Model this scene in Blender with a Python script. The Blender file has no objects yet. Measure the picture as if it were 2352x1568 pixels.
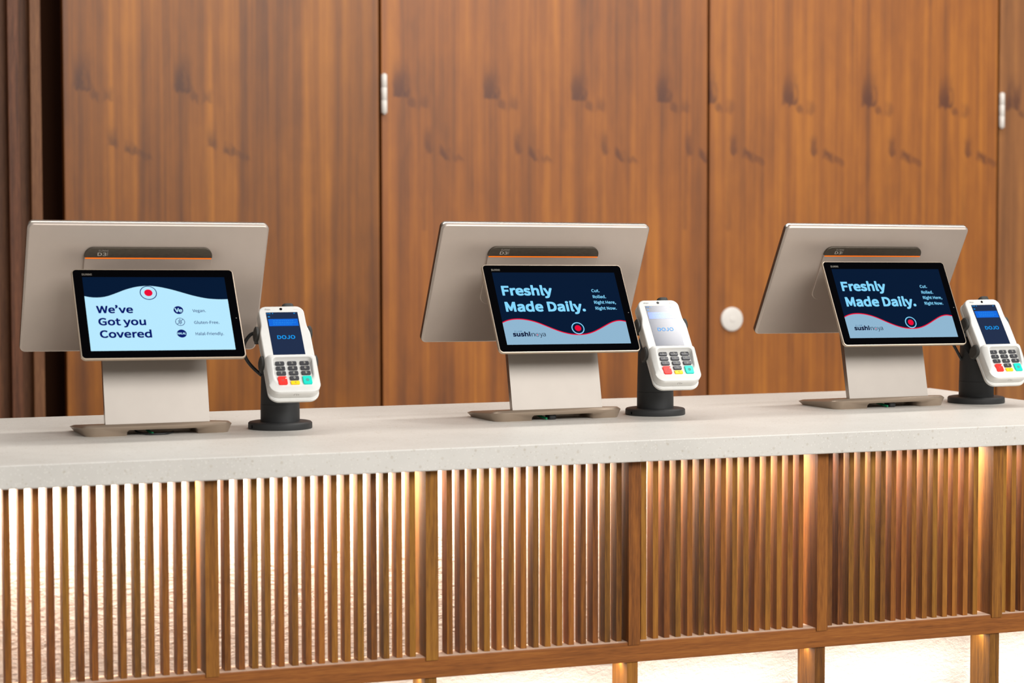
import bpy, bmesh, math, random
from math import sin, cos, pi, radians, sqrt, atan2
from mathutils import Matrix, Vector

random.seed(7)
scn = bpy.context.scene
COL = scn.collection
ZC = 1.05                       # height of the counter top above the floor

# ------------------------------------------------------------------ camera, light, exposure
def setup_camera():
    f, pit, yaw, h, roll = 5043.24, 0.0531, 0.3630, 0.3156, -0.0020
    F = Vector((sin(yaw) * cos(pit), cos(yaw) * cos(pit), -sin(pit)))
    R = Vector((cos(yaw), -sin(yaw), 0.0))
    U = R.cross(F)
    c, s = cos(roll), sin(roll)
    R, U = c * R + s * U, -s * R + c * U
    cam = bpy.data.cameras.new('camera')
    cam.sensor_fit = 'HORIZONTAL'; cam.sensor_width = 36.0
    cam.lens = f * 36.0 / 2352.0
    cam.clip_start = 0.05; cam.clip_end = 60
    cam.dof.use_dof = True; cam.dof.focus_distance = 3.60; cam.dof.aperture_fstop = 5.6
    o = bpy.data.objects.new('camera', cam)
    M = Matrix.Identity(4)
    for i in range(3):
        M[i][0], M[i][1], M[i][2] = R[i], U[i], -F[i]
    M[0][3], M[1][3], M[2][3] = 0.0, 0.0, ZC + h
    o.matrix_world = M
    COL.objects.link(o); scn.camera = o

def area_light(name, loc, sx, sy, power, color=(1, 1, 1), target=None, spread=None):
    l = bpy.data.lights.new(name, 'AREA')
    l.shape = 'RECTANGLE'; l.size = sx; l.size_y = sy; l.energy = power; l.color = color
    if spread: l.spread = spread
    o = bpy.data.objects.new(name, l); o.location = loc
    if target is not None:
        d = Vector(target) - Vector(loc)
        o.rotation_euler = d.to_track_quat('-Z', 'Y').to_euler()
    COL.objects.link(o); return o

setup_camera()
world = bpy.data.worlds.new('room_light'); scn.world = world; world.use_nodes = True
bg = world.node_tree.nodes['Background']
bg.inputs['Color'].default_value = (1.0, 0.965, 0.93, 1); bg.inputs['Strength'].default_value = 0.28
area_light('ceiling_panel_hall', (3.2, -1.5, 3.5), 5.0, 2.0, 325, (1.0, 0.985, 0.96), target=(1.5, 3.6, 1.1))
area_light('ceiling_panel_aisle', (2.2, 4.1, 3.6), 5.0, 0.5, 78, (1.0, 0.96, 0.91))
dl = area_light('ceiling_downlight', (2.62, 2.62, 3.6), 0.34, 0.34, 14, (1.0, 0.97, 0.95)); dl.data.shape = 'DISK'
area_light('counter_strip_upper', (0.85, 3.000, ZC - 0.034), 2.7, 0.010, 14.5, (1.0, 0.91, 0.81))
area_light('counter_strip_lower', (0.85, 2.978, ZC - 0.334), 2.7, 0.010, 3.0, (1.0, 0.92, 0.84))
scn.view_settings.view_transform = 'Standard'
scn.view_settings.look = 'None'
scn.view_settings.exposure = 0.0
scn.view_settings.gamma = 1.0
scn.view_settings.use_curve_mapping = False

# ------------------------------------------------------------------ materials
def lin(c):
    return tuple(((v / 255) / 12.92 if v / 255 <= 0.04045 else ((v / 255 + 0.055) / 1.055) ** 2.4) for v in c) + (1.0,)

def principled(name, rgb, rough=0.5, metal=0.0, spec=0.5, coat=0.0):
    m = bpy.data.materials.new(name); m.use_nodes = True
    b = m.node_tree.nodes['Principled BSDF']
    b.inputs['Base Color'].default_value = lin(rgb)
    b.inputs['Roughness'].default_value = rough
    b.inputs['Metallic'].default_value = metal
    b.inputs['Specular IOR Level'].default_value = spec
    b.inputs['Coat Weight'].default_value = coat
    return m

class NT:
    def __init__(s, m): s.m = m; s.t = m.node_tree; s.bsdf = s.t.nodes['Principled BSDF']
    def n(s, kind, **kw):
        nd = s.t.nodes.new(kind)
        for k, v in kw.items(): setattr(nd, k, v)
        return nd
    def l(s, a, b): s.t.links.new(a, b)
    def math(s, op, a, b=None, c=None):
        nd = s.n('ShaderNodeMath', operation=op)
        for i, v in enumerate((a, b, c)):
            if v is None: continue
            if isinstance(v, (int, float)): nd.inputs[i].default_value = v
            else: s.l(v, nd.inputs[i])
        return nd.outputs[0]
    def noise(s, vec, scale=1.0, detail=3.0, rough=0.55, dist=0.0):
        nd = s.n('ShaderNodeTexNoise')
        nd.inputs['Scale'].default_value = scale; nd.inputs['Detail'].default_value = detail
        nd.inputs['Roughness'].default_value = rough; nd.inputs['Distortion'].default_value = dist
        s.l(vec, nd.inputs['Vector']); return nd.outputs['Fac']
    def mapping(s, vec, scale, loc=(0, 0, 0)):
        nd = s.n('ShaderNodeMapping'); nd.inputs['Scale'].default_value = scale; nd.inputs['Location'].default_value = loc
        s.l(vec, nd.inputs['Vector']); return nd.outputs[0]
    def ramp(s, fac, stops):
        nd = s.n('ShaderNodeValToRGB'); e = nd.color_ramp.elements
        while len(e) < len(stops): e.new(0.5)
        for i, (p, c) in enumerate(stops): e[i].position = p; e[i].color = c
        s.l(fac, nd.inputs[0]); return nd.outputs[0]
    def mix(s, fac, a, b, mode='MIX'):
        nd = s.n('ShaderNodeMix', data_type='RGBA', blend_type=mode)
        if isinstance(fac, (int, float)): nd.inputs[0].default_value = fac
        else: s.l(fac, nd.inputs[0])
        for i, v in ((6, a), (7, b)):
            if isinstance(v, tuple): nd.inputs[i].default_value = v
            else: s.l(v, nd.inputs[i])
        return nd.outputs[2]
    def smooth(s, v, a, b):
        nd = s.n('ShaderNodeMapRange', interpolation_type='SMOOTHSTEP')
        nd.inputs['From Min'].default_value = a; nd.inputs['From Max'].default_value = b
        s.l(v, nd.inputs[0]); return nd.outputs[0]
    def bump(s, h, strength, dist):
        nd = s.n('ShaderNodeBump'); nd.inputs['Strength'].default_value = strength; nd.inputs['Distance'].default_value = dist
        s.l(h, nd.inputs['Height']); s.l(nd.outputs[0], s.bsdf.inputs['Normal'])

def veneer_material(name, dark, mid, light, seed, x0, marked):
    """slip-matched walnut veneer: leaves 24 cm wide, streaks along z, the same knot marks repeated from leaf to leaf"""
    m = principled(name, mid, 0.40, spec=0.35); t = NT(m)
    co = t.n('ShaderNodeTexCoord').outputs['Object']
    sp = t.n('ShaderNodeSeparateXYZ'); t.l(co, sp.inputs[0])
    x, z = t.math('SUBTRACT', sp.outputs[0], x0), sp.outputs[2]
    LW = 0.243
    q = t.math('DIVIDE', x, LW)
    leaf = t.math('FLOOR', q); u = t.math('FRACT', q)
    wn = t.n('ShaderNodeTexWhiteNoise', noise_dimensions='1D'); t.l(t.math('ADD', leaf, seed * 13.7), wn.inputs['W'])
    leafr = wn.outputs['Value']
    cv = t.n('ShaderNodeCombineXYZ')
    t.l(t.math('MULTIPLY', u, LW), cv.inputs[0]); t.l(z, cv.inputs[2])
    t.l(t.math('ADD', t.math('MULTIPLY', leaf, 0.035), seed * 0.7), cv.inputs[1])
    lv = cv.outputs[0]
    gv = t.n('ShaderNodeCombineXYZ'); t.l(x, gv.inputs[0]); t.l(z, gv.inputs[2]); gv.inputs[1].default_value = seed * 5.3
    g = gv.outputs[0]
    streak = t.noise(t.mapping(g, (95, 1, 1.1)), 1.0, 4.0, 0.6)
    broad = t.noise(t.mapping(lv, (30, 1, 0.8)), 1.0, 2.0, 0.5)
    cloud = t.noise(t.mapping(g, (5, 1, 1.6)), 1.0, 4.0, 0.6, 0.5)
    blotch = t.noise(t.mapping(lv, (40, 1, 14.0)), 1.0, 3.0, 0.6)
    fine = t.noise(t.mapping(g, (420, 1, 9)), 1.0, 2.0, 0.5)
    v = t.math('ADD', t.math('MULTIPLY', streak, 0.26), t.math('MULTIPLY', broad, 0.52))
    v = t.math('ADD', v, t.math('MULTIPLY', cloud, 0.34))
    v = t.math('ADD', v, t.math('MULTIPLY', blotch, 0.10))
    v = t.math('ADD', v, t.math('MULTIPLY', fine, 0.08))
    col = t.ramp(v, [(0.45, lin(dark)), (0.65, lin(mid)), (0.85, lin(light))])
    # knot marks: soft above, cut off sharply below
    wob = t.math('MULTIPLY', t.math('SUBTRACT', t.noise(t.mapping(lv, (60, 1, 30)), 1.0, 2.0, 0.5), 0.5), 0.035)
    zz = t.math('ADD', t.math('SUBTRACT', z, ZC), wob)
    uu = t.math('ADD', u, t.math('MULTIPLY', wob, 1.5))
    def mark(u0, u1, zb, zt, k, slope=0.0):
        a = t.math('MULTIPLY', t.smooth(uu, u0 - 0.03, u0 + 0.03), t.smooth(uu, u1 + 0.03, u1 - 0.03))
        zs = t.math('ADD', zz, t.math('MULTIPLY', t.math('SUBTRACT', uu, u0), slope))
        b_ = t.math('MULTIPLY', t.smooth(zs, zb - 0.005, zb + 0.006), t.smooth(zs, zt, zb + 0.012))
        return t.math('MULTIPLY', t.math('MULTIPLY', a, b_), k)
    ms = [mark(0.11, 0.29, 0.637, 0.750, 0.95), mark(0.27, 0.36, 0.622, 0.650, 0.6, 0.12), mark(0.40, 0.50, 0.612, 0.660, 0.5),
          mark(0.45, 0.54, 0.507, 0.575, 0.75, 0.06), mark(0.62, 0.74, 0.494, 0.530, 0.85, 0.14), mark(0.74, 0.88, 0.486, 0.505, 0.5, 0.1), mark(0.42, 0.47, 0.30, 0.62, 0.40)]
    fm = ms[0]
    for k in ms[1:]: fm = t.math('MAXIMUM', fm, k)
    fm = t.math('MULTIPLY', fm, t.math('LESS_THAN', leaf, marked - 0.5))
    fm = t.math('MULTIPLY', fm, t.smooth(blotch, 0.22, 0.50))
    dk = lin((dark[0] * 0.80, dark[1] * 0.76, dark[2] * 0.95))
    col = t.mix(t.math('MULTIPLY', fm, 0.85), col, dk)
    t.l(col, t.bsdf.inputs['Base Color'])
    return m

def timber_material(name, dark, mid, light, axis='Z', vary=0.5):
    """solid timber; every separate piece of the mesh (island) or object has a tone and grain of its own"""
    m = principled(name, mid, 0.5, spec=0.3); t = NT(m)
    co = t.n('ShaderNodeTexCoord').outputs['Object']
    isl = t.n('ShaderNodeNewGeometry').outputs['Random Per Island']
    obr = t.n('ShaderNodeObjectInfo').outputs['Random']
    r = t.math('FRACT', t.math('ADD', isl, obr))
    off = t.n('ShaderNodeCombineXYZ'); t.l(t.math('MULTIPLY', r, 37.0), off.inputs[0]); t.l(t.math('MULTIPLY', r, 91.0), off.inputs[1])
    add = t.n('ShaderNodeVectorMath', operation='ADD'); t.l(co, add.inputs[0]); t.l(off.outputs[0], add.inputs[1])
    sc = (160, 160, 5) if axis == 'Z' else (5, 160, 160)
    sc2 = (900, 900, 45) if axis == 'Z' else (45, 900, 900)
    a = t.noise(t.mapping(add.outputs[0], sc), 1.0, 4.0, 0.6, 0.7)
    b = t.noise(t.mapping(add.outputs[0], sc2), 1.0, 2.0, 0.5)
    v = t.math('ADD', t.math('MULTIPLY', a, 0.62), t.math('MULTIPLY', b, 0.38))
    v = t.math('ADD', v, t.math('MULTIPLY', t.math('SUBTRACT', r, 0.5), 0.22 * vary * 2))
    col = t.ramp(v, [(0.30, lin(dark)), (0.52, lin(mid)), (0.78, lin(light))])
    hue = t.n('ShaderNodeHueSaturation'); t.l(col, hue.inputs['Color'])
    t.l(t.math('ADD', 0.4915, t.math('MULTIPLY', t.math('FRACT', t.math('MULTIPLY', r, 7.31)), 0.018)), hue.inputs['Hue'])
    t.l(hue.outputs[0], t.bsdf.inputs['Base Color'])
    return m

def stone_material(name):
    m = principled(name, (226, 221, 212), 0.45, spec=0.5); t = NT(m)
    co = t.n('ShaderNodeTexCoord').outputs['Object']
    def specks(scale, thr, soft):
        vo = t.n('ShaderNodeTexVoronoi', feature='F1'); vo.inputs['Scale'].default_value = scale; t.l(co, vo.inputs['Vector'])
        sep = t.n('ShaderNodeSeparateColor'); t.l(vo.outputs['Color'], sep.inputs[0])
        inside = t.smooth(vo.outputs['Distance'], thr + soft, thr)
        return t.math('MULTIPLY', inside, t.smooth(sep.outputs[0], 0.55, 0.75)), sep.outputs[1]
    cl = t.noise(t.mapping(co, (6, 6, 6)), 1.0, 4.0, 0.6)
    base = t.ramp(cl, [(0.3, lin((205, 201, 194))), (0.7, lin((217, 213, 206)))])
    f1, r1 = specks(120, 0.18, 0.16)
    c1 = t.mix(t.smooth(r1, 0.3, 0.7), lin((174, 162, 142)), lin((226, 222, 214)))
    col = t.mix(t.math('MULTIPLY', f1, 0.50), base, c1)
    f2, r2 = specks(340, 0.22, 0.2)
    c2 = t.mix(t.smooth(r2, 0.45, 0.6), lin((182, 170, 150)), lin((232, 229, 222)))
    col = t.mix(t.math('MULTIPLY', f2, 0.55), col, c2)
    t.l(col, t.bsdf.inputs['Base Color'])
    return m

def plaster_material(name):
    m = principled(name, (236, 228, 218), 0.85, spec=0.2); t = NT(m)
    co = t.n('ShaderNodeTexCoord').outputs['Object']
    a = t.noise(t.mapping(co, (150, 150, 210)), 1.0, 3.0, 0.55, 0.3)
    b = t.noise(t.mapping(co, (48, 48, 80)), 1.0, 2.0, 0.5, 0.3)
    t.bump(t.math('ADD', t.math('MULTIPLY', a, 0.7), t.math('MULTIPLY', b, 0.6)), 0.5, 0.004)
    return m

def satin_metal(name, rgb, rough=0.42, metal=0.55):
    m = principled(name, rgb, rough, metal, 0.5); t = NT(m)
    co = t.n('ShaderNodeTexCoord').outputs['Object']
    n = t.noise(t.mapping(co, (9, 9, 9)), 1.0, 4.0, 0.65)
    t.l(t.mix(1.0, t.ramp(n, [(0.3, (0.93, 0.93, 0.93, 1)), (0.7, (1, 1, 1, 1))]), lin(rgb), 'MULTIPLY'), t.bsdf.inputs['Base Color'])
    f = t.noise(co, 2600, 1.0, 0.5)
    t.bump(f, 0.10, 0.0002)
    return m

def brushed(name, rgb):
    m = principled(name, rgb, 0.45, 0.5); t = NT(m)
    co = t.n('ShaderNodeTexCoord').outputs['Object']
    n = t.noise(t.mapping(co, (120, 1500, 1500)), 1.0, 3.0, 0.6)
    t.l(t.mix(1.0, t.ramp(n, [(0.3, (0.75, 0.75, 0.75, 1)), (0.7, (1.2, 1.2, 1.2, 1))]), lin(rgb), 'MULTIPLY'), t.bsdf.inputs['Base Color'])
    return m

def plastic(name, rgb, rough=0.4, grain=0.0):
    m = principled(name, rgb, rough, spec=0.45); t = NT(m)
    co = t.n('ShaderNodeTexCoord').outputs['Object']
    n = t.noise(co, 60, 3.0, 0.6)
    t.l(t.mix(1.0, t.ramp(n, [(0.3, (0.95, 0.95, 0.95, 1)), (0.7, (1, 1, 1, 1))]), lin(rgb), 'MULTIPLY'), t.bsdf.inputs['Base Color'])
    if grain: t.bump(t.noise(co, 1800, 1.0, 0.5), grain, 0.0003)
    return m

def glow(name, rgb, strength=1.0, spec=0.05):
    """pixels of a lit display behind cover glass"""
    m = principled(name, (3, 4, 6), 0.12, spec=spec)
    b = m.node_tree.nodes['Principled BSDF']
    b.inputs['Emission Color'].default_value = lin(rgb); b.inputs['Emission Strength'].default_value = strength
    return m

M = {}
M['door'] = [veneer_material('walnut_veneer_%d' % i, d, mi, li, i + 1, x0, n) for i, (d, mi, li, x0, n) in enumerate([
    ((90, 52, 26), (134, 79, 27), (170, 105, 33), 0.866, 2),
    ((101, 61, 37), (147, 87, 38), (182, 113, 42), 1.667, 9),
    ((103, 63, 39), (149, 89, 39), (184, 115, 43), 2.527, 9),
    ((104, 68, 44), (144, 94, 54), (178, 120, 62), 3.475, 9)])]
M['dark_timber'] = timber_material('dark_walnut', (70, 40, 22), (106, 65, 40), (136, 90, 58), 'Z', 0.35)
M['recess'] = principled('dark_recess', (54, 29, 14), 0.8, spec=0.1)
M['slat'] = timber_material('iroko_slats', (88, 51, 17), (138, 86, 28), (174, 116, 42), 'Z', 0.55)
M['rail'] = timber_material('iroko_rail', (104, 60, 20), (144, 88, 33), (172, 114, 48), 'X', 0.2)
M['dusty'] = principled('dusty_raw_wood', (206, 180, 160), 0.8, spec=0.1)
M['stone'] = stone_material('speckled_stone')
M['plaster'] = plaster_material('rough_white_plaster')
M['floor'] = principled('grey_floor', (150, 145, 138), 0.5)
M['silver'] = satin_metal('champagne_silver', (190, 176, 165), 0.40, 0.5)
M['silver_light'] = satin_metal('pale_champagne', (160, 152, 144), 0.46, 0.45)
M['silver_dark'] = satin_metal('taupe_metal', (172, 154, 136), 0.40, 0.55)
M['silver_rim'] = satin_metal('rim_metal', (196, 178, 158), 0.35, 0.6)
M['edge'] = principled('edge_metal', (176, 166, 156), 0.24, 0.95)
M['accent'] = brushed('brushed_charcoal', (84, 76, 66))
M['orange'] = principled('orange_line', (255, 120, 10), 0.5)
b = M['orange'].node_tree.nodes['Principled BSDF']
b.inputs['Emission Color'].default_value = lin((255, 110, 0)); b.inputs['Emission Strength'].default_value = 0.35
M['badge'] = principled('badge_print', (190, 182, 170), 0.5)
M['black_glass'] = principled('black_glass', (2, 2, 4), 0.10, spec=0.05)
M['black_plastic'] = plastic('black_plastic', (44, 45, 46), 0.55, 0.15)
M['rubber'] = plastic('grip_rubber', (56, 55, 52), 0.6, 0.15)
M['white_plastic'] = plastic('white_plastic', (222, 221, 217), 0.38)
M['white_paint'] = plastic('white_painted_steel', (226, 220, 212), 0.4)
M['key'] = plastic('key_grey', (66, 66, 70), 0.30)
M['key_red'] = plastic('key_red', (250, 46, 36), 0.35)
M['key_yellow'] = plastic('key_yellow', (255, 212, 0), 0.35)
M['key_green'] = plastic('key_green', (0, 214, 196), 0.35)
M['key_print'] = principled('key_white_print', (238, 236, 228), 0.5)
M['key_mark'] = principled('key_dark_print', (120, 90, 80), 0.5)
M['green_mark'] = principled('key_green_print', (70, 150, 145), 0.5)
M['print_grey'] = principled('grey_print', (120, 118, 114), 0.5)
M['print_faint'] = principled('faint_print', (205, 203, 198), 0.5)
M['cable'] = plastic('cable_black', (30, 31, 32), 0.4)
M['cable_green'] = plastic('cable_green', (0, 112, 70), 0.4)
M['px_navy'] = glow('pixels_navy', (0, 22, 50))
M['px_pale'] = glow('pixels_pale_blue', (184, 233, 255))
M['px_ink'] = glow('pixels_ink', (4, 22, 104))
M['px_red'] = glow('pixels_red', (236, 4, 52))
M['px_sky'] = glow('pixels_sky', (134, 216, 255))
M['px_mist'] = glow('pixels_mist', (144, 182, 208))
M['px_dark'] = glow('pixels_logo', (4, 10, 48))
M['px_steel'] = glow('pixels_steel', (40, 92, 140))
M['px_reader'] = glow('pixels_reader', (22, 40, 72), spec=0.32)
M['px_blue'] = glow('pixels_blue', (0, 104, 222), spec=0.32)
M['px_cyan'] = glow('pixels_cyan', (20, 160, 250), spec=0.32)
M['px_line'] = glow('pixels_line', (30, 140, 236), spec=0.32)

# ------------------------------------------------------------------ mesh building
import os
FONT = None
try:                                                 # the plain sans that ships with Blender
    FONT = bpy.data.fonts.load(os.path.join(bpy.utils.system_resource('DATAFILES', path='fonts'), 'Noto Sans CJK Regular.woff2'))
except Exception:
    FONT = None

def rr(hw, y0, y1, r, n=6, cx=0.0):
    """rounded rectangle outline, counter-clockwise; r = one radius or (bl, br, tr, tl)"""
    rs = (r,) * 4 if isinstance(r, (int, float)) else r
    cs = [(cx - hw, y0, pi, rs[0], 1, 1), (cx + hw, y0, 1.5 * pi, rs[1], -1, 1), (cx + hw, y1, 0, rs[2], -1, -1), (cx - hw, y1, .5 * pi, rs[3], 1, -1)]
    pts = []
    for x, y, a0, q, sx, sy in cs:
        q = max(q, 1e-5)
        for i in range(n + 1):
            a = a0 + (pi / 2) * i / n
            pts.append((x + sx * q + q * cos(a), y + sy * q + q * sin(a)))
    return pts

class MB:
    def __init__(s): s.v = []; s.f = []; s.mi = []; s.mats = []; s.T = Matrix.Identity(4); s.sm = []
    def mat(s, m):
        if m not in s.mats: s.mats.append(m)
        return s.mats.index(m)
    def add(s, pts, faces, m, smooth=False):
        b = len(s.v); k = s.mat(m)
        s.v += [tuple(s.T @ Vector(p)) for p in pts]
        for f in faces: s.f.append(tuple(b + i for i in f)); s.mi.append(k); s.sm.append(smooth)
    def box(s, x0, x1, y0, y1, z0, z1, m):
        s.add([(x, y, z) for z in (z0, z1) for y in (y0, y1) for x in (x0, x1)],
              [(0, 2, 3, 1), (4, 5, 7, 6), (0, 1, 5, 4), (2, 6, 7, 3), (0, 4, 6, 2), (1, 3, 7, 5)], m)
    def layers(s, ls, m, cap0=True, cap1=True, smooth=True):
        """stack of outlines with equal point counts (ccw seen from +z, going up)"""
        n = len(ls[0]); pts = [p for l in ls for p in l]; fs = []
        for k in range(len(ls) - 1):
            for i in range(n):
                j = (i + 1) % n
                fs.append((k * n + i, k * n + j, (k + 1) * n + j, (k + 1) * n + i))
        s.add(pts, fs, m, smooth)
        b = len(s.v) - len(pts); k = s.mat(m)
        if cap0: s.f.append(tuple(b + i for i in reversed(range(n)))); s.mi.append(k); s.sm.append(False)
        if cap1: s.f.append(tuple(b + (len(ls) - 1) * n + i for i in range(n))); s.mi.append(k); s.sm.append(False)
    def slab(s, outs, m, **kw):
        """outs = [(2D outline, z)]"""
        s.layers([[(x, y, z) for x, y in o] for o, z in outs], m, **kw)
    def flat(s, pts, z, m):
        s.add([(x, y, z) for x, y in pts], [tuple(range(len(pts)))], m)
    def strip(s, a, b, z, m):
        n = len(a); s.add([(x, y, z) for x, y in a] + [(x, y, z) for x, y in b], [(i, i + 1, n + i + 1, n + i) for i in range(n - 1)], m)
    def disc(s, cx, cy, r, z, m, n=40):
        s.flat([(cx + r * cos(2 * pi * i / n), cy + r * sin(2 * pi * i / n)) for i in range(n)], z, m)
    def ring(s, cx, cy, r0, r1, z, m, n=48):
        A = [(cx + r0 * cos(2 * pi * i / n), cy + r0 * sin(2 * pi * i / n)) for i in range(n + 1)]
        B = [(cx + r1 * cos(2 * pi * i / n), cy + r1 * sin(2 * pi * i / n)) for i in range(n + 1)]
        s.strip(B, A, z, m)
    def lathe(s, prof, m, n=56, smooth=True, c=(0, 0)):
        s.layers([[(c[0] + r * cos(2 * pi * i / n), c[1] + r * sin(2 * pi * i / n), z) for i in range(n)] for r, z in prof], m, smooth=smooth)
    def tube(s, pts, r, m, n=12):
        P = [Vector(p) for p in pts]; up = Vector((0, 0, 1)); L = []
        for i, p in enumerate(P):
            d = (P[min(i + 1, len(P) - 1)] - P[max(i - 1, 0)]).normalized()
            a = d.cross(up)
            if a.length < 1e-4: a = d.cross(Vector((1, 0, 0)))
            a.normalize(); b = a.cross(d)
            L.append([tuple(p + r * (cos(2 * pi * k / n) * a + sin(2 * pi * k / n) * b)) for k in range(n)])
        s.layers(L, m)
    def text(s, body, x, y, width, cap, z, m, bold=0.0, align='L'):
        """lettering with its baseline from (x, y), stretched to the given width and cap height"""
        c = bpy.data.curves.new('lettering', 'FONT'); c.body = body
        c.resolution_u = 4
        if FONT: c.font = FONT
        o = bpy.data.objects.new('lettering', c)
        me = bpy.data.meshes.new_from_object(o)
        c2 = c.copy(); c2.body = 'H'; o2 = bpy.data.objects.new('lettering', c2); m2 = bpy.data.meshes.new_from_object(o2)
        if len(me.vertices):
            ch = max(v.co.y for v in m2.vertices) - min(v.co.y for v in m2.vertices)
            x0 = min(v.co.x for v in me.vertices); x1 = max(v.co.x for v in me.vertices)
            yb = min(v.co.y for v in m2.vertices)
            r = bold * cap                                  # heavier weights: the outline laid down again round a small circle
            sx = (width - 2 * r) / (x1 - x0); sy = (cap - 2 * r) / ch
            ox = x - (width / 2 if align == 'C' else 0) + r
            K = 24 if bold > .02 else (8 if r > 0 else 1)
            for q in range(K):
                ca, sa = cos(q * 2 * pi / K + pi / 4), sin(q * 2 * pi / K + pi / 4)
                k = r / (abs(ca) ** 5 + abs(sa) ** 5) ** .2
                dx, dy = k * ca, k * sa
                s.add([(ox + dx + (v.co.x - x0) * sx, y + r + dy + (v.co.y - yb) * sy, z) for v in me.vertices], [tuple(p.vertices) for p in me.polygons], m)
        for q in (o, o2): bpy.data.objects.remove(q)
        for q in (c, c2): bpy.data.curves.remove(q)
        for q in (me, m2): bpy.data.meshes.remove(q)
    def build(s, name, parent=None, bevel=0.0, seg=2):
        me = bpy.data.meshes.new(name)
        me.from_pydata(s.v, [], s.f)
        for m in s.mats: me.materials.append(m)
        me.polygons.foreach_set('material_index', s.mi); me.polygons.foreach_set('use_smooth', s.sm)
        me.update()
        o = bpy.data.objects.new(name, me); COL.objects.link(o)
        if parent is not None: o.parent = parent
        if any(s.sm):
            a = me.attributes.get('sharp_edge') or me.attributes.new('sharp_edge', 'BOOLEAN', 'EDGE')
            bm = bmesh.new(); bm.from_mesh(me)
            sh = [len(e.link_faces) == 2 and e.calc_face_angle(0) > radians(38) for e in bm.edges]
            bm.free(); a.data.foreach_set('value', sh)
        if bevel:
            md = o.modifiers.new('bevel', 'BEVEL'); md.width = bevel; md.segments = seg; md.limit_method = 'ANGLE'; md.angle_limit = radians(40)
        return o

def cut(o, cutters):
    """carve the cutters (MB) out of an object's mesh"""
    for mb in cutters:
        c = mb.build('cutter'); c.parent = o.parent
        c.matrix_local = o.matrix_local
        md = o.modifiers.new('cut', 'BOOLEAN'); md.operation = 'DIFFERENCE'; md.object = c; md.solver = 'EXACT'
        bpy.context.view_layer.update()
        dg = bpy.context.evaluated_depsgraph_get()
        me = bpy.data.meshes.new_from_object(o.evaluated_get(dg))
        o.modifiers.remove(md); old = o.data; o.data = me; bpy.data.meshes.remove(old)
        cm = c.data; bpy.data.objects.remove(c); bpy.data.meshes.remove(cm)

def thing(name, label, cat, loc=(0, 0, 0), rz=0.0, group=None):
    o = bpy.data.objects.new(name, None); COL.objects.link(o); o.empty_display_size = 0.05
    o.location = loc; o.rotation_euler = (0, 0, rz); o['label'] = label; o['category'] = cat
    if group: o['group'] = group
    return o

def tag(o, label, cat, group=None):
    o['label'] = label; o['category'] = cat
    if group: o['group'] = group
    return o

def structure(o, label, cat):
    o['kind'] = 'structure'; o['label'] = label; o['category'] = cat; return o

def frame(u, v, n, o):
    T = Matrix.Identity(4)
    for i in range(3): T[i][0], T[i][1], T[i][2], T[i][3] = u[i], v[i], n[i], o[i]
    return T

# ------------------------------------------------------------------ room shell
YW = 5.30                                            # plane of the cupboard doors
X_L, X_S1, X_S2, X_S3 = 0.866, 1.660, 2.574, 3.475   # left edge of the doors and the seams between them
GAP = 0.0035
mb = MB(); mb.box(-4, 8, -2.5, 5.7, -0.1, 0.0, M['floor'])
structure(mb.build('floor'), 'grey floor the counter stands on', 'floor')
mb = MB(); mb.box(-2.0, 7.0, YW + 0.12, YW + 0.22, 0.0, 3.1, M['recess'])
structure(mb.build('wall_back'), 'dark recess behind the walnut doors', 'wall')

def door(i, x0, x1, mat, label):
    mb = MB(); mb.box(x0 + GAP, x1 - GAP, YW, YW + 0.03, 0.02, 3.05, mat)
    o = mb.build('door_%d' % i, bevel=0.0012); structure(o, label, 'door'); return o
d1 = door(1, X_L, X_S1, M['door'][0], 'walnut veneered door left of the first white hinge')
d2 = door(2, X_S1, X_S2, M['door'][1], 'wide walnut veneered door behind the middle till')
d3 = door(3, X_S2, X_S3, M['door'][2], 'walnut veneered door with a round white lock cover')
d4 = door(4, X_S3, X_S3 + 0.9, M['door'][3], 'walnut veneered door at the far right edge')
def hinge(x, z0, z1, parent):
    mb = MB()
    n = 3; h = (z1 - z0 - 0.0003 * (n - 1)) / n
    for k in range(n):
        a = z0 + k * (h + 0.0003)
        mb.lathe([(0.0072, a), (0.0075, a + 0.0004), (0.0075, a + h - 0.0004), (0.0072, a + h)], M['white_paint'], 20, c=(x, YW - 0.007))
    mb.lathe([(0.0045, z0 - 0.003), (0.0045, z1 + 0.003)], M['white_paint'], 16, c=(x, YW - 0.007))
    mb.box(x - 0.0015, x + 0.004, YW - 0.005, YW + 0.004, z0, z1, M['white_paint'])
    o = mb.build('hinge', parent); o['label'] = 'white painted knuckle hinge'; return o
hinge(X_S1 + 0.0085, ZC + 0.5965, ZC + 0.6925, d2)
hinge(X_S3 + 0.0070, ZC + 0.5855, ZC + 0.6800, d4)
mb = MB(); mb.T = Matrix.Translation((2.6436, YW, ZC + 0.0612)) @ Matrix.Rotation(pi / 2, 4, 'X')
mb.lathe([(0.0325, 0.0), (0.0325, 0.004), (0.0305, 0.0065), (0.026, 0.0075), (0.008, 0.0078)], M['white_paint'], 48)
mb.lathe([(0.0075, 0.0078), (0.0075, 0.0085), (0.006, 0.009)], M['white_paint'], 24)
lp = mb.build('lock_cover', d3); lp['label'] = 'round white lock cover'

# battened dark timber beside the doors, with the deep gap at the door edge
mb = MB(); mb.box(-1.6, 0.812, YW - 0.004, YW + 0.10, 0.0, 3.05, M['dark_timber'])
x = 0.812 - 0.026
while x > -1.6:
    mb.box(x, x + 0.025, YW - 0.038, YW - 0.0045, 0.0, 3.05, M['dark_timber']); x -= 0.0515
structure(mb.build('wall_left', bevel=0.001), 'dark timber battened panel left of the doors', 'wall')

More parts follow.
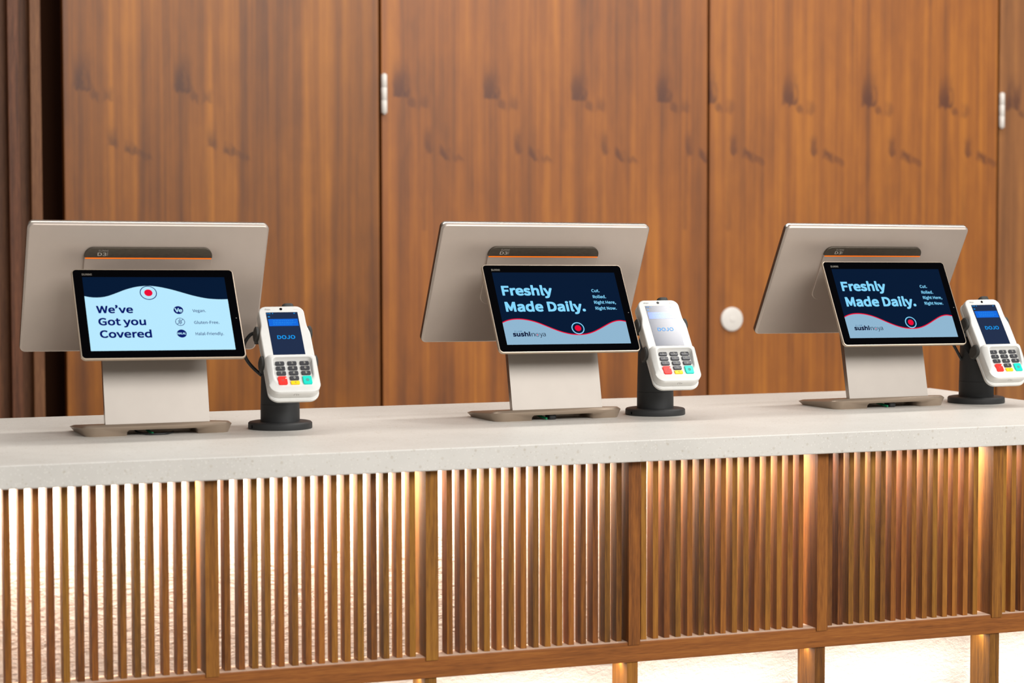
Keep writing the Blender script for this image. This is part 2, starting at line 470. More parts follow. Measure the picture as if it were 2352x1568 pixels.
# ------------------------------------------------------------------ counter
YF = 2.9291; YB = 3.6590; XR = 2.2515; XLc = -0.62
YP = YF + 0.020; YS = YP + 0.011; SLAT_D = 0.022
mb = MB(); mb.box(XLc, XR, YF, YB, ZC - 0.0318, ZC, M['stone'])
tag(mb.build('countertop', bevel=0.0014), 'pale speckled stone worktop carrying the three tills', 'worktop')
ZR0, ZR1 = ZC - 0.3315, ZC - 0.3010
cnt = thing('counter', 'slatted timber counter front lit from behind under the stone worktop', 'counter', (0.95, YP, 0))
def cbuild(mb, name, **kw):
    o = mb.build(name, **kw); o.parent = cnt; o.matrix_parent_inverse = Matrix.Translation((-0.95, -YP, 0)); return o
ZT = ZC - 0.0318
posts = [0.3530, 0.6685, 0.9877, 1.3031, 1.6172, 1.9295, 2.2180]
posts = [0.3530 - 0.3155 * k for k in (3, 2, 1)] + posts
PWD = 0.0186
for x in posts:
    mb = MB(); mb.box(x, x + PWD, YP - 0.002, YP + 0.060, ZR1 - 0.0045, ZT, M['slat'])
    cbuild(mb, 'post')
    mb = MB(); mb.box(x - 0.0005, x + PWD - 0.0015, YP + 0.003, YP + 0.059, 0.0, ZR0, M['slat'])
    cbuild(mb, 'leg', bevel=0.0007)
mb = MB(); mb.box(XLc + 0.02, XR - 0.013, YP, YP + 0.042, ZR0, ZR1 - 0.0005, M['rail'])
mb.box(XLc + 0.021, XR - 0.014, YP + 0.0022, YP + 0.041, ZR1 - 0.002, ZR1 - 0.0001, M['dusty'])
cbuild(mb, 'rail', bevel=0.0012)
runs = [(0.3795, 0.01933), (0.6981, 0.01921), (1.0237, 0.01894), (1.3289, 0.01879), (1.6421, 0.01859), (1.9543, 0.01800)]
runs = [(0.3795 - 0.3155 * k, 0.01930) for k in (3, 2, 1)] + runs
for i, (x0, p) in enumerate(runs):
    mb = MB()
    for k in range(15):
        w = 0.0086 + random.uniform(-.0003, .0003); dx = random.uniform(-.0004, .0004); dy = random.uniform(-.0006, .0006)
        if x0 + k * p + dx + w > (posts[i + 1] if i + 1 < len(posts) else 9) - 0.0002: continue
        xa = max(x0 + k * p + dx, posts[i] + PWD + 0.0002)
        mb.box(xa, xa + w, YS + dy, YS + dy + SLAT_D, ZR1, ZT, M['slat'])
    cbuild(mb, 'slat_panel')
mb = MB(); mb.box(XLc + 0.02, XR - 0.013, YP + 0.088, YP + 0.14, 0.0, ZT, M['plaster'])
bp = cbuild(mb, 'back_panel'); bp['label'] = 'rough white plaster panel glowing behind the slats'

# ------------------------------------------------------------------ tills
def till(idx, label, X, Y, yaw, bT, bB, sT, sB, art):
    root = thing('sales_terminal', label, 'till', (X - sin(yaw) * (-0.27), Y + cos(yaw) * (-0.27), ZC), yaw, 'grey dual-screen tills on the counter')
    OFF = Matrix.Translation((0, 0.27, 0))            # the local frame was measured from a point 0.27 m behind the stand
    ROLL = Matrix.Translation((0, 0, 0.2)) @ Matrix.Rotation(radians(0.66), 4, 'Y') @ Matrix.Translation((0, 0, -0.2))
    # --- foot plate
    mb = MB(); mb.T = OFF
    hw, y0, y1 = 0.1150, -0.3320, -0.2080
    def o(ins, z): return (rr(hw - ins, y0 + ins, y1 - ins, (max(.020 - ins, .004),) * 2 + (.005, .005), 8), z)
    fall = lambda y: 1 - 0.52 * (y - y0) / (y1 - y0)          # the plate thins towards the back
    mb.layers([[(x, y, z * fall(y)) for x, y in ol] for ol, z in (o(0.0056, 0.0), o(0.0050, 0.0012), o(0.0004, 0.0126), o(0.0, 0.0138), o(0.0005, 0.0147), o(0.0052, 0.0180), o(0.0070, 0.0184))], M['silver_dark'])
    base = mb.build('foot_plate', root)
    c = MB(); c.T = OFF; c.slab([(rr(0.0545, y0 - .02, y0 + .055, .006, 4, cx=0.006), -0.01), (rr(0.0545, y0 - .02, y0 + .055, .006, 4, cx=0.006), 0.0060), (rr(0.0515, y0 - .02, y0 + .052, .006, 4, cx=0.006), 0.0088)], M['silver_dark'])
    cut(base, [c])
    # --- neck: leaning plate
    k = 0.0191 / 0.0864
    mb = MB(); mb.T = OFF
    def yn(z): return -0.3213 + (z - 0.0181) * k
    A = [(-0.0795, 0.0170), (0.0795, 0.0170), (0.0795, 0.236), (-0.0795, 0.236)]
    th = 0.0105
    front = [(x, yn(z), z) for x, z in A]; back = [(x, yn(z) + th, z) for x, z in A]
    mb.add(front + back, [(0, 1, 2, 3), (7, 6, 5, 4)], M['silver_light'])
    mb.add(front + back, [(0, 4, 5, 1), (1, 5, 6, 2), (2, 6, 7, 3), (3, 7, 4, 0)], M['edge'])
    mb.build('neck', root)
    # --- staff-side display
    def dframe(T, B):
        v = Vector((0, T[0] - B[0], T[1] - B[1])); h = v.length; v.normalize()
        u = Vector((1, 0, 0)); n = u.cross(v)
        return OFF @ ROLL @ frame(u, v, n, (0, B[0], B[1])), h
    F, H = dframe(bT, bB)
    mb = MB(); mb.T = F; W = 0.1858
    def q(i, z, r=0.0095): return (rr(W - i, i, H - i, max(r - i, .002), 8), z)
    mb.slab([q(0.0012, -0.0122), q(0.0012, -0.0040), q(0.0006, -0.0032), q(0.0022, -0.0008), q(0.0034, 0.0)], M['silver'])
    big = mb.build('main_display', root)
    mb = MB(); mb.T = F; mb.slab([q(0.0018, -0.0128), q(0.0018, -0.01205)], M['black_glass'])
    eb = MB(); eb.T = F; eb.slab([q(0.0014, -0.0122), q(0.0002, -0.0112), q(0.0, -0.0100), q(0.0, -0.0046), q(0.0003, -0.0036), q(0.0014, -0.0031)], M['edge'])
    eb.build('edge_band', big)
    s = mb.build('front_glass', big); s['label'] = 'black glass on the staff side'
    mb = MB(); mb.T = F
    ya, yb_, yc = H * (1 - 0.66), H * (1 - 0.2615), H * (1 - 0.1797)
    mb.slab([(rr(0.0982, ya, yc, (.016, .016, .0135, .0135), 8), -0.001), (rr(0.0982, ya, yc, (.016, .016, .0135, .0135), 8), 0.0030), (rr(0.0977, ya + .0005, yc - .0005, (.016, .016, .0135, .0135), 8), 0.0036)], M['silver'])
    mb.build('back_cover', big)
    mb = MB(); mb.T = F
    yo = yb_ + 0.0019
    mb.slab([(rr(0.0984, yo, yc + .0002, (.0004, .0004, .0137, .0137), 8), -0.0005), (rr(0.0984, yo, yc + .0002, (.0004, .0004, .0137, .0137), 8), 0.0036), (rr(0.0980, yo, yc - .0002, (.0004, .0004, .0134, .0134), 8), 0.0040)], M['accent'])
    tx = -0.0975 + 0.0188
    mb.text('SUNMI', tx + .0008, yo + 0.0098, 0.0152, 0.0033, 0.00412, M['badge'], 0.04)
    mb.text('D3', tx, yo + 0.0030, 0.0132, 0.0052, 0.00412, M['badge'], 0.0)
    mb.T = F @ Matrix.Translation((tx + 0.0142, yo + 0.0086, 0)) @ Matrix.Rotation(-pi / 2, 4, 'Z')
    mb.text('PRO', 0, 0, 0.0054, 0.0013, 0.00412, M['badge'], 0.0)
    a = mb.build('accent_panel', big); a['label'] = 'charcoal band with pale lettering'
    mb = MB(); mb.T = F; mb.box(-0.0972, 0.0972, yb_, yo, 0.0034, 0.0042, M['orange'])
    a = mb.build('orange_stripe', big)
    # --- customer display
    F, H = dframe(sT, sB); W = 0.1238
    mb = MB(); mb.T = F
    def q(i, z, r=0.0075): return (rr(W - i, i, H - i, max(r - i, .002), 8), z)
    mb.slab([q(0.016, -0.0170), q(0.009, -0.0162), q(0.0030, -0.0080), q(0.0010, -0.0056), q(0.0, -0.0046), q(0.0, -0.0010), q(0.0005, -0.0002), q(0.0016, 0.0)], M['silver_rim'])
    cd = mb.build('customer_display', root)
    mb = MB(); mb.T = F
    mb.slab([q(0.0018, -0.0004), q(0.0018, 0.00012), q(0.0021, 0.0003)], M['black_glass'])
    AT, AB = H * (1 - 0.0938), H * (1 - 0.9129)
    mb.text('SUNMI', -0.1088, AT + 0.0030, 0.0152, 0.0034, 0.0004, M['badge'], 0.04)
    mb.disc(0.1172, H * 0.44, 0.0008, 0.0004, M['print_grey'], 12)
    g = mb.build('bezel_glass', cd); g['label'] = 'black glass bezel with pale lettering'
    mb = MB(); mb.T = F @ Matrix.Translation((-0.1085, AT, 0)) @ Matrix.Scale(0.001, 4) @ Matrix.Scale((AT - AB) * 1000 / 136.0, 4, (0, 1, 0))
    art(mb)
    sc = mb.build('screen', cd)
    # --- hinge arm between neck and both displays
    mb = MB(); mb.T = OFF
    zc = 0.182
    sy = sB[0] + (sT[0] - sB[0]) * (zc - sB[1]) / (sT[1] - sB[1]); by = bB[0] + (bT[0] - bB[0]) * (0.215 - bB[1]) / (bT[1] - bB[1])
    mb.box(-0.045, 0.045, sy + 0.012, yn(zc) + 0.002, zc - 0.018, zc + 0.018, M['silver_dark'])
    mb.box(-0.06, 0.06, yn(0.215) + 0.009, by + 0.001, 0.198, 0.232, M['silver_dark'])
    mb.build('hinge_arm', root, bevel=0.002)
    return root

# art: millimetres, x to the right from the screen's left edge, y = minus distance from its top edge; z in steps above the glass
ZU = 0.40
def crom(pts, k=6):
    out = []
    P = [pts[0]] + list(pts) + [pts[-1]]
    for i in range(1, len(P) - 2):
        p0, p1, p2, p3 = P[i - 1:i + 3]
        for j in range(k):
            t = j / k
            out.append(tuple(0.5 * (2 * p1[d] + (p2[d] - p0[d]) * t + (2 * p0[d] - 5 * p1[d] + 4 * p2[d] - p3[d]) * t * t + (3 * p1[d] - p0[d] - 3 * p2[d] + p3[d]) * t ** 3) for d in (0, 1)))
    out.append(pts[-1]); return out

def art_covered(mb):
    mb.flat([(0, -136), (217, -136), (217, 0), (0, 0)], ZU, M['px_navy'])
    w = crom([(0, 35.7), (7.5, 37.5), (15.5, 38.3), (25.7, 37.8), (36.1, 35.2), (49.4, 29.6), (62.8, 23.6), (76.1, 19.3), (87, 17.3), (97.1, 16.6), (106, 17.2), (117.6, 19.4), (132.8, 23.7), (147.8, 29.1), (165.3, 35.4), (183.2, 40.1), (196.2, 41.7), (206.7, 42.2), (217, 41.9)])
    mb.strip([(x, -136) for x, y in w], [(x, -y) for x, y in w], ZU + .1, M['px_pale'])
    c = (96.6, -29.8)
    mb.disc(*c, 13.0, ZU + .2, M['px_ink']); mb.disc(*c, 11.7, ZU + .3, M['px_pale']); mb.disc(*c, 6.3, ZU + .4, M['px_red'])
    mb.text('We', 15.3, -67.4, 27.6, 13.6, ZU + .2, M['px_ink'], .045)
    mb.text(',', 43.4, -55.6, 4.2, 13.6, ZU + .2, M['px_ink'], .045)
    mb.text('ve', 48.4, -67.4, 21.6, 13.6, ZU + .2, M['px_ink'], .045)
    mb.text('Got you', 16.0, -89.8, 71.0, 13.6, ZU + .2, M['px_ink'], .045)
    mb.text('Covered', 16.0, -112.6, 77.4, 13.8, ZU + .2, M['px_ink'], .045)
    for y in (-62.2, -84.0, -105.7): mb.disc(138.6, y, 7.35, ZU + .2, M['px_ink'])
    mb.text('V', 132.9, -66.0, 6.7, 7.4, ZU + .3, M['px_pale'], .05); mb.text('e', 138.9, -66.2, 5.5, 7.2, ZU + .3, M['px_pale'], .05)
    mb.disc(138.6, -84.0, 6.5, ZU + .3, M['px_pale'])
    mb.text('HALAL', 138.6, -107.4, 13.2, 3.7, ZU + .3, M['px_pale'], .05, 'C')
    # ear of wheat with a broken slash
    cx, cy = 138.6, -84.0
    mb.flat([(cx - .35, cy - 5), (cx + .35, cy - 5), (cx + .35, cy + 3), (cx - .35, cy + 3)], ZU + .4, M['px_ink'])
    def grain(px, py, ang, l=1.25, w=.62):
        mb.flat([(px + l * cos(a) * cos(ang) - w * sin(a) * sin(ang), py + l * cos(a) * sin(ang) + w * sin(a) * cos(ang)) for a in [2 * pi * i / 10 for i in range(10)]], ZU + .42, M['px_ink'])
    grain(cx, cy + 4.0, pi / 2)
    for j in range(3):
        grain(cx - 1.7, cy + 1.9 - 2.1 * j, pi * .72); grain(cx + 1.7, cy + 1.9 - 2.1 * j, pi * .28)
    for a0, a1 in ((3.6, 6.8), (-6.8, -4.0)):
        s = .7071; d = .45
        mb.flat([(cx + a0 * s + d * s, cy + a0 * s - d * s), (cx + a1 * s + d * s, cy + a1 * s - d * s), (cx + a1 * s - d * s, cy + a1 * s + d * s), (cx + a0 * s - d * s, cy + a0 * s + d * s)], ZU + .41, M['px_ink'])
    mb.text('Vegan.', 159.9, -66.1, 20.3, 5.3, ZU + .2, M['px_ink'], .012)
    mb.text('Gluten-Free.', 159.8, -88.1, 38.5, 5.4, ZU + .2, M['px_ink'], .012)
    mb.text('Halal-Friendly.', 159.5, -109.0, 43.0, 5.4, ZU + .2, M['px_ink'], .012)

def art_freshly(mb):
    mb.flat([(0, -136), (217, -136), (217, 0), (0, 0)], ZU, M['px_navy'])
    w = crom([(0, 94.6), (8.3, 91.1), (18.1, 88.9), (28.8, 88.3), (39.4, 89.3), (51.0, 91.9), (62.3, 96.0), (74.6, 101.9), (86.9, 107.9), (99.3, 113.1), (110.9, 116.5), (120.1, 118.0), (131.0, 118.4), (142.2, 117.3), (154.0, 113.9), (166.3, 108.4), (178.9, 101.8), (190.0, 96.3), (199.0, 93.4), (207.6, 92.6), (217, 94.2)])
    mb.strip([(x, -136) for x, y in w], [(x, -y) for x, y in w], ZU + .1, M['px_mist'])
    mb.strip([(x, -y - .95) for x, y in w], [(x, -y + .95) for x, y in w], ZU + .2, M['px_red'])
    c = (128.9, -106.6)
    mb.disc(*c, 11.2, ZU + .3, M['px_sky']); mb.disc(*c, 9.5, ZU + .4, M['px_navy']); mb.disc(*c, 5.6, ZU + .5, M['px_red'])
    mb.text('Freshly', 10.3, -44.0, 88.0, 18.4, ZU + .2, M['px_sky'], .055)
    mb.text('Made Daily.', 10.6, -74.5, 139.8, 18.6, ZU + .2, M['px_sky'], .055)
    for s, y, wd in (('Cut.', -38.0, 14.4), ('Rolled.', -49.6, 23.6), ('Right Here,', -60.4, 38.8), ('Right Now.', -71.7, 37.8)):
        mb.text(s, 168.2, y, wd, 5.7, ZU + .2, M['px_sky'], .03)
    mb.text('sushi', 13.3, -120.9, 30.4, 8.4, ZU + .2, M['px_dark'], .06)
    mb.text('n', 45.4, -121.0, 5.9, 8.2, ZU + .2, M['px_dark'], 0)
    mb.ring(55.4, -118.2, 2.6, 3.3, ZU + .2, M['px_dark'], 32); mb.disc(55.4, -118.2, 1.0, ZU + .3, M['px_red'], 16)
    mb.text('y', 59.4, -121.0, 5.6, 8.2, ZU + .2, M['px_dark'], 0)
    mb.text('a', 65.0, -121.0, 5.0, 8.2, ZU + .2, M['px_dark'], 0)
    mb.text('\u3059\u3057\u306e\u5bb6', 16.6, -112.6, 13.8, 2.3, ZU + .2, M['px_steel'], 0.0)

till(0, 'left till, its pale blue screen reading We\u2019ve Got you Covered', .6750, 3.6054, -.0014, (-.2798, .3182), (-.1918, .1184), (-.2906, .2494), (-.3837, .1187), art_covered)
till(1, 'middle till, dark blue screen, standing between the other two tills', 1.3204, 3.6163, .0326, (-.2838, .3151), (-.1878, .1190), (-.2959, .2506), (-.3781, .1127), art_freshly)
till(2, 'right-hand till, dark blue screen, near the worktop\u2019s far corner', 1.9349, 3.6212, .0452, (-.2893, .3104), (-.1821, .1203), (-.2983, .2509), (-.3755, .1102), art_freshly)

# ------------------------------------------------------------------ card readers on their stands
def reader_frame(X, Y, yaw, tilt, zc, d=0.0606):
    ex = Vector((cos(yaw), sin(yaw), 0)); fy = Vector((-sin(yaw), cos(yaw), 0))
    up = sin(tilt) * Vector((0, 0, 1)) + cos(tilt) * fy
    n = ex.cross(up); o = Vector((X, Y, ZC + zc)) - d * fy
    return frame(ex, up, n, o + 0.085 * up)          # origin at the middle of the reader's top edge; y runs up the face

def sstep(a, b, x):
    t = min(1, max(0, (x - a) / (b - a))); return t * t * (3 - 2 * t)

def body_outline(ins, y0=-0.1680, n=7, r_top=0.0125, r_bot=0.016, step=True):
    """outline of the reader: narrower round the screen, wider from the keypad down"""
    def hw(y): return 0.0362 + (0.0036 * sstep(0.034, 0.054, -y) if step else 0.0036) - ins
    pts = []; yt = -ins; yb = y0 + ins
    rb, rt = r_bot - ins * .6, r_top - ins * .6
    for i in range(n + 1):
        a = pi + pi / 2 * i / n; pts.append((-hw(yb) + rb + rb * cos(a), yb + rb + rb * sin(a)))
    for i in range(n + 1):
        a = 1.5 * pi + pi / 2 * i / n; pts.append((hw(yb) - rb + rb * cos(a), yb + rb + rb * sin(a)))
    ys = [-0.14, -0.10, -0.07, -0.056, -0.050, -0.044, -0.038, -0.032, -0.02]
    pts += [(hw(y), y) for y in ys]
    for i in range(n + 1):
        a = pi / 2 * i / n; pts.append((hw(0) - rt + rt * cos(a), yt - rt + rt * sin(a)))
    for i in range(n + 1):
        a = pi / 2 + pi / 2 * i / n; pts.append((-hw(0) + rt + rt * cos(a), yt - rt + rt * sin(a)))
    pts += [(-hw(y), y) for y in reversed(ys)]
    return pts

def reader(label, Mx):
    root = thing('card_reader', label, 'card reader', (0, 0, 0), 0, 'white card readers')
    root.matrix_world = Mx
    mb = MB(); W = M['white_plastic']
    # lower shell with a thin groove all round, then the upper shell
    mb.slab([(body_outline(.010), -.0275), (body_outline(.004), -.0262), (body_outline(.0008), -.0215), (body_outline(0), -.0190), (body_outline(0), -.0165), (body_outline(.0010), -.0158), (body_outline(.0012), -.0150)], W)
    up = lambda i: body_outline(i, y0=-0.1640)
    mb.slab([(up(.0012), -.0152), (up(.0004), -.0142), (up(.0002), -.0060), (up(.0004), -.0014), (up(.0010), -.0004), (up(.0020), 0.0)], W)
    body = mb.build('body', root)
    # raised keypad with its privacy rim
    mb = MB()
    def kp(ins, zf, top=0.0):
        o = []
        for x, y in rr(0.0396 - ins, -0.1628 + ins * (1.6 if ins > .004 else 1), -0.0968 - ins - top, (.014, .014, .006, .006), 6):
            o.append((x, y, zf(-y)))
        return o
    rim = lambda v: 0.0022 + 0.0112 * (1 - sstep(0.092, 0.158, v))
    flo = lambda v: 0.0018
    L = [kp(0, lambda v: -.0045), kp(.0, lambda v: .0004), kp(.0012, lambda v: max(.0012, rim(v) - .0065)), kp(.0052, lambda v: rim(v) - .0012), kp(.0064, lambda v: rim(v) - .0002), kp(.0072, rim), kp(.0082, rim), kp(.0092, lambda v: rim(v) - .0006), kp(.0104, lambda v: max(flo(v), rim(v) - .006)), kp(.0112, flo, .0035)]
    mb.layers(L, W, cap0=False)
    mb.build('keypad_surround', root)
    # screen
    mb = MB()
    mb.flat([(-.0250, -.0965), (.0250, -.0965), (.0250, -.0124), (-.0250, -.0124)], .0003, M['px_reader'])
    mb.flat([(-.0232, -.0390), (.0232, -.0390), (.0232, -.0254), (-.0232, -.0254)], .0004, M['px_blue'])
    for y, x0, x1 in ((-.0290, -.0165, .0160), (-.0325, -.0165, .0195), (-.0355, -.0165, .0140)):
        x = x0
        while x < x1:
            w = random.uniform(.0014, .0044); w = min(w, x1 - x)
            mb.flat([(x, y - .0006), (x + w, y - .0006), (x + w, y + .0006), (x, y + .0006)], .0005, M['px_line']); x += w + .0009
    mb.text('DOJO', 0, -.0638, .0280, .0068, .0005, M['px_cyan'], .03, 'C')
    mb.text('10:48', -.0242, -.0158, .0062, .0020, .0005, M['px_cyan'], .01)
    mb.disc(-.0146, -.0148, .0008, .0005, M['px_cyan'], 12)
    for k in (0, 1): mb.box(.0184 + .0014 * k, .0193 + .0014 * k, -.0157, -.0142, .0004, .0005, M['px_cyan'])
    for k in range(3): mb.flat([(-.0230, -.0205 - .0008 * k), (-.0198, -.0205 - .0008 * k), (-.0198, -.0200 - .0008 * k), (-.0230, -.0200 - .0008 * k)], .0005, M['px_cyan'])
    mb.build('screen', root)
    mb = MB(); mb.lathe([(.0022, 0.0), (.0022, .0005), (.0019, .0007)], M['black_glass'], 20, c=(-.0003, -.0062)); mb.build('camera_lens', root)
    mb = MB(); mb.text('dojo', -.0258, -.0078, .0085, .0026, .0003, M['print_grey'], 0)
    mb.build('brand_print', root)
    mb = MB(); mb.disc(.0206, -.0070, .0008, .0003, M['print_faint'], 12)
    for k in range(3): mb.disc(.0226 + .0014 * k, -.0070, .0005, .0003, M['print_faint'], 10)
    mb.build('indicator_lights', root)
    # chip-card slot mark on the bottom edge
    mb = MB()
    mb.T = Matrix.Translation((0, -.16395, -.0068)) @ Matrix.Rotation(pi / 2, 4, 'X')
    mb.T = Matrix.Translation((0, -.16385, -.0060)) @ Matrix.Rotation(radians(90), 4, 'X')
    for x0, x1, y0, y1 in ((-.0030, -.0025, -.002, .002), (.0010, .0015, -.002, .002), (-.0030, .0015, .0016, .002), (.003, .005, -.0003, .0003), (.0036, .0042, -.001, .001)):
        mb.flat([(x0, y0), (x1, y0), (x1, y1), (x0, y1)], .0004, M['print_grey'])
    mb.build('slot_mark', root)
    # keys
    zt = .0046
    def key(name, cx, y0, y1, m, hw=.0070, r=.0016, lab=None):
        mb = MB(); mb.slab([(rr(hw, y0, y1, r, 4, cx=cx), .0016), (rr(hw, y0, y1, r, 4, cx=cx), zt - .0006), (rr(hw - .0006, y0 + .0006, y1 - .0006, r, 4, cx=cx), zt)], m)
        return mb
    C = (-.0187, .0004, .0195); nums = ['1', '2', '3', '4', '5', '6', '7', '8', '9']
    for i, ch in enumerate(nums):
        cx = C[i % 3]; y = -.1085 - .0092 * (i // 3)
        mb = key('key', cx, y - .0070, y, M['key']); mb.text(ch, cx, y - .0052, .0020 if ch == '1' else .0030, .0036, zt + .00008, M['key_print'], .05, 'C'); mb.build('key', root)
    y = -.1361
    mb = key('key', 0, y - .0070, y, M['key']); mb.text('0', 0, y - .0052, .0031, .0036, zt + .00008, M['key_print'], .05, 'C'); mb.build('key', root)
    mb = key('key', 0, -.1516, -.1450, M['key_yellow']); mb.T = Matrix.Identity(4)
    mb.strip([(.0016, -.1464), (-.0014, -.1482), (.0016, -.1500)], [(.0018, -.1469), (-.0004, -.1482), (.0018, -.1495)], zt + .0001, M['key_mark'])
    o = mb.build('key', root); o['label'] = 'yellow key'
    mb = key('key', C[0], -.1516, -.1362, M['key_red'], r=.0026)
    for sgn in (1, -1):
        mb.flat([(C[0] - .002, -.1440 - .002 * sgn - .0004), (C[0] - .002, -.1440 - .002 * sgn + .0004), (C[0] + .002, -.1440 + .002 * sgn + .0004), (C[0] + .002, -.1440 + .002 * sgn - .0004)][::1 if sgn < 0 else 1], zt + .0001 + .00002 * sgn, M['key_mark'])
    mb.disc(C[0] + .0054, -.1405, .0010, zt + .0001, M['key_print'], 16)
    o = mb.build('key', root); o['label'] = 'tall red key'
    mb = key('key', C[2], -.1516, -.1362, M['key_green'], r=.0020)
    mb.disc(C[2], -.1440, .0027, zt + .0001, M['green_mark'], 24)
    o = mb.build('key', root); o['label'] = 'tall turquoise key'
    return root

def stand(label, X, Y, yaw, tilt, zc, notch_ang):
    root = thing('reader_stand', label, 'stand', (X, Y, ZC), yaw, 'black pole stands holding card readers')
    RM = Matrix.Translation((X, Y, ZC)) @ Matrix.Rotation(yaw, 4, 'Z')
    B = M['black_plastic']
    mb = MB(); mb.lathe([(.0492, 0), (.0500, .0012), (.0497, .0088), (.0480, .0106), (.0450, .0112)], B, 72)
    disc = mb.build('base_disc', root)
    c = MB(); c.T = Matrix.Rotation(notch_ang, 4, 'Z'); c.box(.0462, .056, -.0022, .0022, .0022, .0066, B); cut(disc, [c])
    mb = MB(); mb.lathe([(.0305, .0108), (.0303, .0380), (.0296, .0388)], B, 64); mb.build('collar', root)
    # upper pole, sliced to the reader's slope
    n = 64; L = []
    sl = math.tan(tilt)
    for z in (.0382, .0386, .0392, None):
        ring = []
        for i in range(n):
            a = 2 * pi * i / n; r = .0296 if z == .0382 else .0302
            if z is None:
                r = .0285; x, y = r * cos(a), r * sin(a)
                ring.append((x, y, max(.060, min(.104 + sl * y * .9, .134))))
            else: ring.append((r * cos(a), r * sin(a), z))
        L.append(ring)
    mb = MB(); mb.layers(L, B)
    pole = mb.build('pole', root)
    slot = MB(); slot.T = Matrix.Rotation(-radians(29), 4, 'Z'); slot.box(-.0120, .0040, -.08, .08, .060, .083, B)   # cable slot through the pole
    cut(pole, [slot])
    # cradle that grips the reader
    loc = RM.inverted() @ reader_frame(X, Y, yaw, tilt, zc)
    mb = MB(); mb.T = loc
    mb.slab([(rr(.027, -.118, -.028, .008, 5), -.0335), (rr(.028, -.119, -.027, .008, 5), -.0325), (rr(.028, -.119, -.027, .008, 5), -.0280)], B)
    for y in (-.043, -.099):
        mb.box(-.0425, .0425, y - .006, y + .006, -.0325, -.0288, B)
    mb.box(.0085, .0215, -.03, .004, -.0325, -.0288, B)
    cr = mb.build('cradle', root)
    mb = MB(); P = loc @ Vector((0, -.073, -.033)); mb.box(-.016, .016, P.y - .004, .014, P.z - .030, P.z + .012, B)
    br = mb.build('bracket', root)
    cut(br, [slot])
    for sx in (-1, 1):
        for y in (-.043, -.099):
            mb = MB(); mb.T = loc @ Matrix.Translation((sx * .0397, y, -.016)) @ Matrix.Rotation(sx * pi / 2, 4, 'Y')
            # pad: a rounded block lying against the side
            mb.slab([(rr(.0125, -.0100, .0100, .0085, 6), -.0002), (rr(.0130, -.0105, .0105, .0088, 6), .0010), (rr(.0130, -.0105, .0105, .0088, 6), .0034), (rr(.0110, -.0085, .0085, .0075, 6), .0050)], M['rubber'])
            g = mb.build('grip', root)
    mb = MB(); mb.T = loc @ Matrix.Translation((.015, .0004, -.014)) @ Matrix.Rotation(-pi / 2, 4, 'X')
    mb.slab([(rr(.0090, -.0080, .0145, .006, 6), -.0002), (rr(.0095, -.0085, .0145, .006, 6), .0010), (rr(.0090, -.0080, .0145, .006, 6), .0092), (rr(.007, -.006, .012, .005, 6), .0106)], M['rubber'])
    mb.build('grip', root)
    return root

specs = [(.8731, 3.3167, radians(-1.74), radians(50.8), .1247, radians(196), 'left'),
         (1.5180, 3.3252, radians(-2.78), radians(51.6), .1242, radians(196), 'middle'),
         (2.1450, 3.3332, radians(1.24), radians(54.7), .1139, radians(-22), 'right')]
names = ['card reader beside the till with the pale screen', 'card reader between the middle till and the round lock cover', 'card reader cut off by the right edge of the photo']
for (X, Y, yw, tl, zc, na, w), lb in zip(specs, names):
    stand('black pole stand with round foot, holding the ' + {'left': 'leftmost', 'middle': 'middle', 'right': 'rightmost'}[w] + ' card reader', X, Y, yw, tl, zc, na)
    reader('white ' + lb, reader_frame(X, Y, yw, tl, zc))

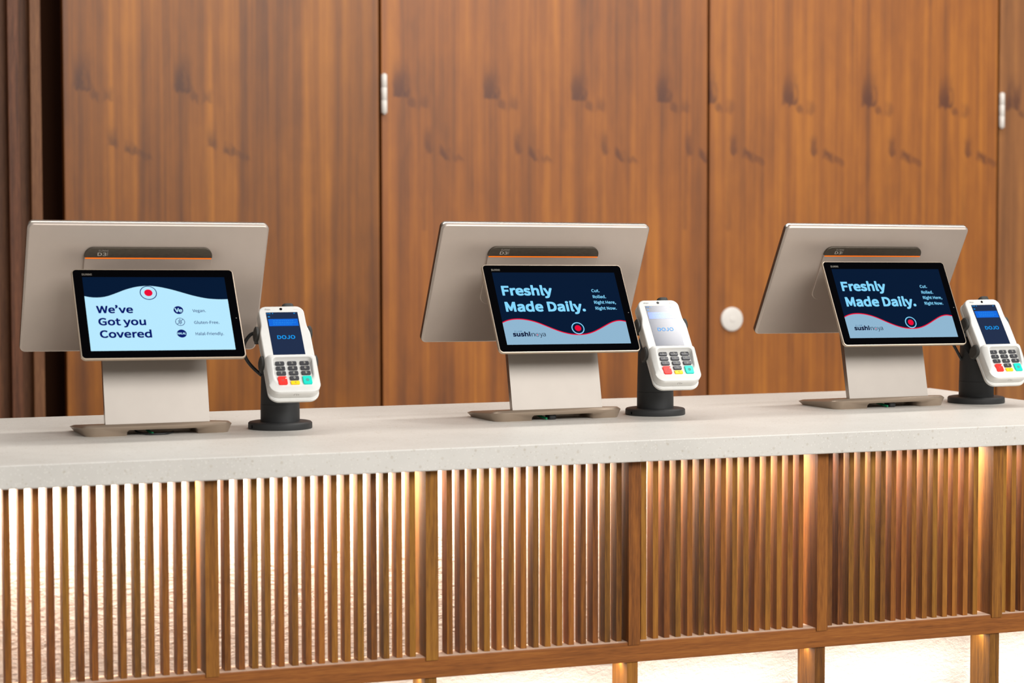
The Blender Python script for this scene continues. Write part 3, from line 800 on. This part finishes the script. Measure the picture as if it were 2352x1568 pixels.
# ------------------------------------------------------------------ cables
def cable(name, pts, r, m, label, cat='cable', group=None):
    mb = MB(); mb.tube([(x, y, 0) for x, y in []] or crom3(pts), r, m); tag(mb.build(name), label, cat, group)
def crom3(pts, k=8):
    out = []; P = [pts[0]] + list(pts) + [pts[-1]]
    for i in range(1, len(P) - 2):
        p0, p1, p2, p3 = P[i - 1:i + 3]
        for j in range(k):
            t = j / k
            out.append(tuple(0.5 * (2 * p1[d] + (p2[d] - p0[d]) * t + (2 * p0[d] - 5 * p1[d] + 4 * p2[d] - p3[d]) * t * t + (3 * p1[d] - p0[d] - 3 * p2[d] + p3[d]) * t ** 3) for d in (0, 1, 2)))
    out.append(pts[-1]); return out
def rel(i, *pts):
    X, Y = specs[i][:2]; return [(X + a, Y + b_, ZC + c) for a, b_, c in pts]
cable('reader_cable', rel(0, (-.038, -.006, .150), (-.048, -.004, .146), (-.0560, 0, .133), (-.0570, 0, .120), (-.052, 0, .107), (-.042, .002, .095), (-.0285, .004, .083)), .0028, M['cable'], 'black cable looping behind the leftmost card reader to its pole')
cable('reader_cable', rel(2, (-.098, -.030, .168), (-.080, -.012, .150), (-.062, -.002, .124), (-.044, 0, .098), (-.0285, .003, .076)), .0026, M['cable'], 'short black cable curving into the rightmost reader pole')
for (X, Y, yw), who, dx, zz in (((.6750, 3.6054, -.0014), 'left', 0.0, 0), ((1.3204, 3.6163, .0326), 'middle', -.012, 0), ((1.9349, 3.6212, .0452), 'right', .004, 0)):
    def L(a, b_, c): return (X + cos(yw) * a - sin(yw) * b_, Y + sin(yw) * a + cos(yw) * b_, ZC + c)
    x = -.012 + dx
    cable('network_cable', [L(x - .001, -.296, .0062), L(x, -.306, .0050), L(x + .001, -.316, .0034), L(x + .003, -.324, .0022)], .0020, M['cable_green'], 'green cable end under the foot of the %s till' % who)
    if who == 'left':
        cable('power_cable', [L(-.030, -.290, .0060), L(-.028, -.304, .0035), L(-.018, -.326, .0016), L(0, -.330, .0016), L(.014, -.326, .0016), L(.026, -.306, .0020)], .0014, M['cable'], 'thin black cable looped under the foot of the left till')
    else:
        mb = MB(); c = L(x + .015, -.316, .0005)
        mb.T = Matrix.Translation(c) @ Matrix.Rotation(yw, 4, 'Z')
        mb.slab([(rr(.0062, -.006, .012, .003, 5), 0), (rr(.0066, -.0064, .012, .003, 5), .001), (rr(.0066, -.0064, .012, .003, 5), .0062), (rr(.0056, -.0054, .012, .003, 5), .0074)], M['cable'])
        tag(mb.build('cable_plug'), 'black plug tucked under the foot of the %s till' % who, 'plug')
